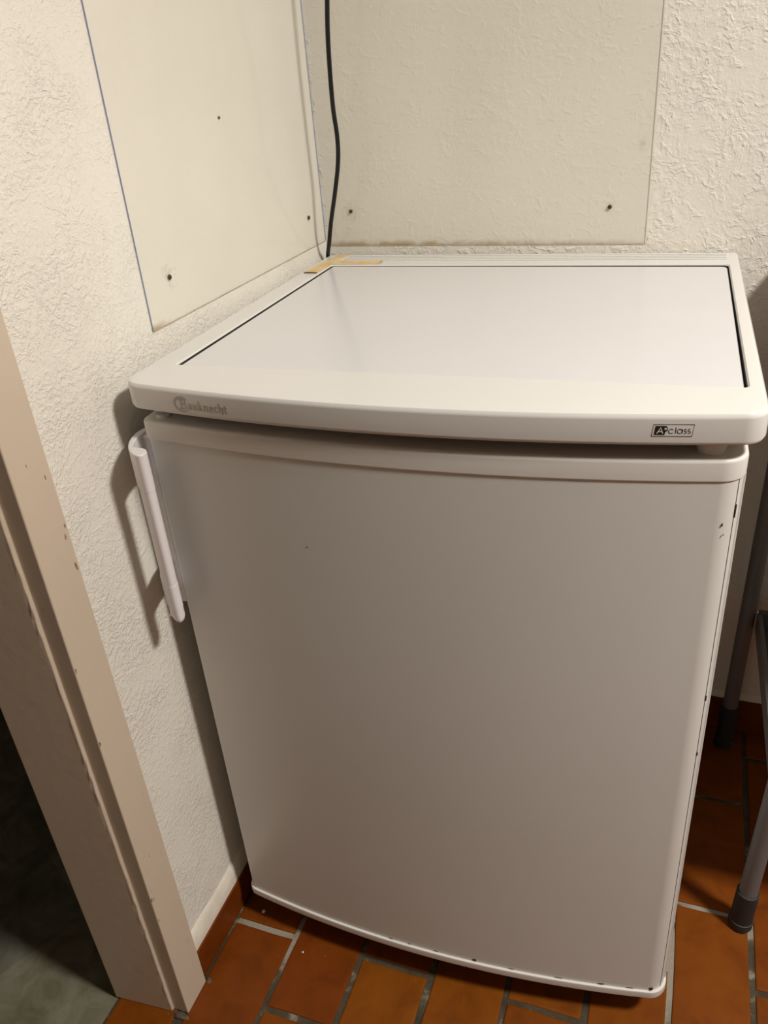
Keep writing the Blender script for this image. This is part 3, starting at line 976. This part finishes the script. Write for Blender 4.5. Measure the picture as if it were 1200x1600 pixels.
# cabinet behind the door
bm = bmesh.new()
add_box(bm, (0.0135, 0.058, 0.030), (0.5865, D - 0.012, 0.8200), 0.003, 2)
link_mesh('cabinet', bm, M_BODY, FR, smooth=True)
bm = bmesh.new()
add_box(bm, (0.05, 0.070, 0.0), (0.55, 0.085, 0.032))
link_mesh('plinth', bm, M_DARK, FR)
bm = bmesh.new(); add_box(bm, (0.018, 0.0455, 0.062), (0.582, 0.0585, 0.800), 0.003, 1)
link_mesh('door_seal', bm, M_DARK, FR, smooth=True)
for fx_, fy_ in ((0.045, 0.045 + 0.04), (0.555, 0.085), (0.045, 0.53), (0.555, 0.53)):
    bm = bmesh.new(); add_tube(bm, [(fx_, fy_, 0.0), (fx_, fy_, 0.008), (fx_, fy_, 0.032)], [0.018, 0.016, 0.010], 16)
    link_mesh('foot', bm, M_RUBBER, FR, smooth=True)

# door: bowed sheet, rounded plastic cap on top, lip along the bottom
DX0, DX1, DYF = 0.0097, W - 0.0110, 0.0073
dout = bowed_outline(DX0, DX1, DYF, 0.046, 0.023, 0.001, seg=16, rl=0.012)
bm = bmesh.new()
loft(bm, dout, [(0.0, 0.0645), (0.0, 0.7885)])
dr = link_mesh('door', bm, M_SHEET, FR, smooth=True, angle=30)
cap = bowed_outline(DX0 - 0.0016, DX1 + 0.0016, DYF - 0.0014, 0.046, 0.0245, 0.001, seg=16, rl=0.0135)
bm = bmesh.new()
loft(bm, cap, [(0.0022, 0.7862), (0.0004, 0.7868), (0.0, 0.7880), (0.0, 0.8035), (0.0010, 0.8058), (0.0028, 0.8070), (0.0060, 0.8072)])
tag(link_mesh('top_cap', bm, M_TRIMPL, dr, smooth=True, angle=40), 'rounded plastic cap along the top of the door')
lip = bowed_outline(DX0 - 0.0030, DX1 + 0.0030, DYF - 0.0034, 0.046, 0.0240, 0.001, seg=16, rl=0.0155)
bm = bmesh.new()
loft(bm, lip, [(0.003, 0.0510), (0.0008, 0.0518), (0.0, 0.0535), (0.0, 0.0625), (0.0006, 0.0638), (0.0022, 0.0642)])
tag(link_mesh('bottom_lip', bm, M_TRIMPL, dr, smooth=True, angle=40), 'pale plastic lip along the bottom of the door')
bm = bmesh.new()
loft(bm, offset_poly(dout, 0.0012), [(0, 0.0636), (0, 0.0650)])
link_mesh('lip_joint', bm, M_DARK, dr)
# folded flange on the right edge of the door, with the dark seam between
bm = bmesh.new(); add_box(bm, (DX1 - 0.0006, 0.0245, 0.0650), (DX1 + 0.0020, 0.046, 0.7862), 0.0008, 2)
tag(link_mesh('edge_strip', bm, M_TRIMPL, dr, smooth=True), 'narrow strip down the right edge')
right = [p for p in dout if p.x > DX1 - 0.010 and p.y < 0.04]
cpt = min(right, key=lambda p: abs(p.x - (DX1 - 0.0040)))
bm = bmesh.new()
add_box(bm, (-0.0004, -0.0004, 0.0650), (0.0004, 0.0004, 0.7862))
tag(link_mesh('edge_seam', bm, M_SEAM, dr, loc=(cpt.x, cpt.y, 0)), 'fine dark seam down the right edge')
# round hinge cover at the right, little clear clip at the left, in the gap below the worktop
bm = bmesh.new(); add_tube(bm, [(0.560, 0.018, 0.8065), (0.560, 0.018, 0.8150), (0.560, 0.018, 0.8215)], [0.0105, 0.0130, 0.0130], 24)
link_mesh('hinge_cover', bm, M_TRIMPL, FR, smooth=True, angle=50)
bm = bmesh.new(); add_tube(bm, [(0.030, 0.018, 0.8068), (0.030, 0.018, 0.8110)], [0.0085, 0.0080], 24)
link_mesh('hinge_cover', bm, M_TRIMPL, FR, smooth=True, angle=50)

# rust chips on the door (tiny flakes of bare steel, following the bow)
bm = bmesh.new()
def chip(xc, zc, sw, sh, seedv, tilt=0.0):
    rnd = random.Random(seedv); pts = []
    for k in range(8):
        a = 2 * math.pi * k / 8; r = rnd.uniform(0.6, 1.15)
        u, v_ = sw * r * math.cos(a), sh * r * math.sin(a)
        pts.append((xc + u, zc + v_ + tilt * u))
    t = [bm.verts.new((px, DYF + bow(px) - 0.00035, pz)) for px, pz in pts]
    b = [bm.verts.new((px, DYF + bow(px) + 0.001, pz)) for px, pz in pts]
    bm.faces.new(t)
    for k in range(8): bm.faces.new((t[k], t[(k + 1) % 8], b[(k + 1) % 8], b[k]))
for c in [(0.352, 0.0672, .0036, .0024, 1), (0.513, 0.0662, .0040, .0014, 2), (0.300, 0.0658, .004, .0007, 3), (0.262, 0.0656, .003, .0006, 4),
          (0.236, 0.0656, .003, .0006, 5), (0.46, 0.0655, .006, .0005, 6), (0.400, 0.0656, .005, .0005, 8), (0.548, 0.0656, .006, .0005, 9),
          (0.1910, 0.6880, .0009, .0006, 10), (0.5760, 0.745, .0006, .0016, 12), (0.578, 0.735, .0007, .0004, 13)]:
    chip(*c)
tag(link_mesh('rust_chips', bm, M_RUST, dr), 'dark rusty chips in the white enamel', kind='stuff')
bm = bmesh.new()
bmesh.ops.create_icosphere(bm, subdivisions=2, radius=1.0)
for v in bm.verts: v.co = Vector((v.co.x * 0.0030, v.co.y * 0.0016, v.co.z * 0.0026)) * (1 + 0.3 * noise.noise(v.co * 2))
rp = min([p for p in dout if p.y < 0.03], key=lambda p: abs(p.x - 0.5735))
link_mesh('rust_spot', bm, M_RUST, dr, loc=(rp.x, rp.y, 0.0680))
bm = bmesh.new()
for z, hz in ((0.757, .0045), (0.752, .003), (0.545, .003), (0.470, .002)):
    add_box(bm, (cpt.x - 0.0002, cpt.y - 0.0008, z - hz), (cpt.x + 0.0012, cpt.y + 0.0006, z + hz))
tag(link_mesh('edge_chips', bm, M_RUST, dr), 'dark chips on the door edge', kind='stuff')

# handle: hooked profile wrapped round the door's left edge, cut away between its two arms
def handle():
    bm = bmesh.new()
    def sm(P, it=2):
        for _ in range(it):
            Q = []
            for i in range(len(P)):
                p, q = P[i], P[(i + 1) % len(P)]
                Q += [p * 0.75 + q * 0.25, p * 0.25 + q * 0.75]
            P = Q
        return P
    def ccw(P):
        P = [Vector(q) for q in P]
        if sum(P[i - 1].cross(P[i]) for i in range(len(P))) < 0: P.reverse()
        return P
    # flat plate along the side of the door
    add_box(bm, (-0.0010, 0.0125, 0.5715), (0.0088, 0.0350, 0.7840), 0.0012, 2)
    # arms (top and bottom): hooked sheet from the plate forward and round into the grip
    hook = [(-0.0055, 0.0310), (-0.0087, 0.0170), (-0.0045, -0.0021), (0.0022, -0.0152), (0.0088, -0.0243), (0.0187, -0.0337), (0.0296, -0.0388), (0.0339, -0.0330), (0.0323, -0.0254), (0.0259, -0.0194),
            (0.0168, -0.0190), (0.0103, -0.0180), (0.0038, -0.0063), (0.0002, 0.0101), (0.0016, 0.0310)]
    full = sm(ccw(hook))
    e = 0.0014
    for z0, z1 in ((0.5960, 0.6300), (0.7440, 0.7875)):
        loft(bm, full, [(e, z0), (0, z0 + e), (0, z1 - e), (e * 0.35, z1 - e * 0.35), (e, z1)])
    # the grip runs the whole length
    bar = [(0.0052, -0.0160), (0.0098, -0.0240), (0.0187, -0.0335), (0.0296, -0.0386), (0.0337, -0.0330), (0.0321, -0.0254), (0.0259, -0.0194), (0.0168, -0.0190), (0.0110, -0.0180)]
    bp = offset_poly(sm(ccw(bar)), 0.0002)
    loft(bm, bp, [(0.0062, 0.5775), (0.0034, 0.5783), (0.0013, 0.5805), (0, 0.5850), (0, 0.7850), (0.0012, 0.7862)])
    return bm
tag(link_mesh('handle', handle(), M_HANDLE, dr, smooth=True, angle=44), 'white hooked plastic handle on the left edge of the door')
bm = bmesh.new(); add_box(bm, (0.0089, 0.0135, 0.5720), (0.0097, 0.0160, 0.7860))
link_mesh('handle_seam', bm, M_DARK, dr)

# ---------------------------------------------------------------- grey tubular stand right of the refrigerator
ST = empty('tubular_stand', (0.69, 0.37, 0))
tag(ST, 'grey tubular steel stand with black rubber feet right of the refrigerator', 'stand')
def stpart(o): return part_at(o, ST)
def leg(b, t, r=0.0122, foot_h=0.06, foot_r=0.0152):
    b, t = Vector(b), Vector(t)
    bm = bmesh.new(); add_tube(bm, [b + (t - b) * 0.01, t], r, 24)
    o = stpart(link_mesh('leg', bm, M_TUBE, smooth=True, angle=50))
    bm = bmesh.new()
    d = (t - b) / (t - b).z
    add_tube(bm, [b, b + d * 0.002, b + d * 0.014, b + d * 0.0145, b + d * (foot_h - .001), b + d * foot_h], [foot_r * .95, foot_r * 1.08, foot_r * 1.08, foot_r, foot_r * .98, foot_r * .9], 24)
    f = link_mesh('foot_cap', bm, M_RUBBER, smooth=True, angle=40)
    f.parent = o
    tag(f, 'black rubber foot')
leg((0.6690, 0.545, 0.001), (0.6775, 0.545, 0.840), foot_h=0.092)
leg((0.6890, 0.190, 0.001), (0.7150, 0.200, 0.840), foot_h=0.072)
leg((1.0690, 0.545, 0.001), (1.0605, 0.545, 0.840), foot_h=0.080)
leg((1.0690, 0.190, 0.001), (1.0430, 0.200, 0.840), foot_h=0.072)
bm = bmesh.new()
add_box(bm, (-0.004, -0.172, -0.016), (0.004, 0.172, 0.016), 0.002, 2)
o = link_mesh('side_rail', bm, M_TUBE, smooth=True); o.location = (0.6925, 0.369, 0.276); o.rotation_euler = (0.03, 0, 0.02); stpart(o)
bm = bmesh.new()
add_box(bm, (-0.004, -0.172, -0.016), (0.004, 0.172, 0.016), 0.002, 2)
o = link_mesh('side_rail', bm, M_TUBE, smooth=True); o.location = (1.047, 0.369, 0.276); stpart(o)
for yy in (0.196, 0.541):
    stpart(box_obj('crossbar', (0.687, yy - 0.006, 0.262), (1.055, yy + 0.006, 0.300), M_SHELF, bev=0.003))
sh = stpart(box_obj('shelf', (0.698, 0.203, 0.262), (1.043, 0.535, 0.272), M_SHELF, bev=0.003)); tag(sh, 'dark grey sheet shelf')
stpart(box_obj('top_board', (0.655, 0.150, 0.838), (1.085, 0.584, 0.862), M_SHELF, bev=0.004))
for q in ((0.684, 0.5335, 0.302),):
    bm = bmesh.new(); bmesh.ops.create_uvsphere(bm, u_segments=10, v_segments=8, radius=0.0022)
    o = link_mesh('bolt', bm, simple('bolt_zinc', (0.6, 0.6, 0.6), 0.3, metal=0.9), smooth=True); o.location = q; stpart(o)

# ---------------------------------------------------------------- round ceiling lamp (out of frame)
CL = empty('ceiling_lamp', (LAMP_POS[0], LAMP_POS[1], RZ))
tag(CL, 'round ceiling lamp with opal cover', 'lamp')
bm = bmesh.new(); add_tube(bm, [(LAMP_POS[0], LAMP_POS[1], RZ), (LAMP_POS[0], LAMP_POS[1], RZ - 0.05)], 0.10, 32)
part_at(link_mesh('base', bm, M_CEIL, smooth=True, angle=40), CL)
bm = bmesh.new(); add_tube(bm, [(LAMP_POS[0], LAMP_POS[1], RZ - 0.05), (LAMP_POS[0], LAMP_POS[1], RZ - 0.075), (LAMP_POS[0], LAMP_POS[1], RZ - 0.085)], [0.094, 0.09, 0.05], 32)
part_at(link_mesh('diffuser', bm, M_LAMP, smooth=True, angle=60), CL)
lo.location = (LAMP_POS[0], LAMP_POS[1], RZ - 0.092)
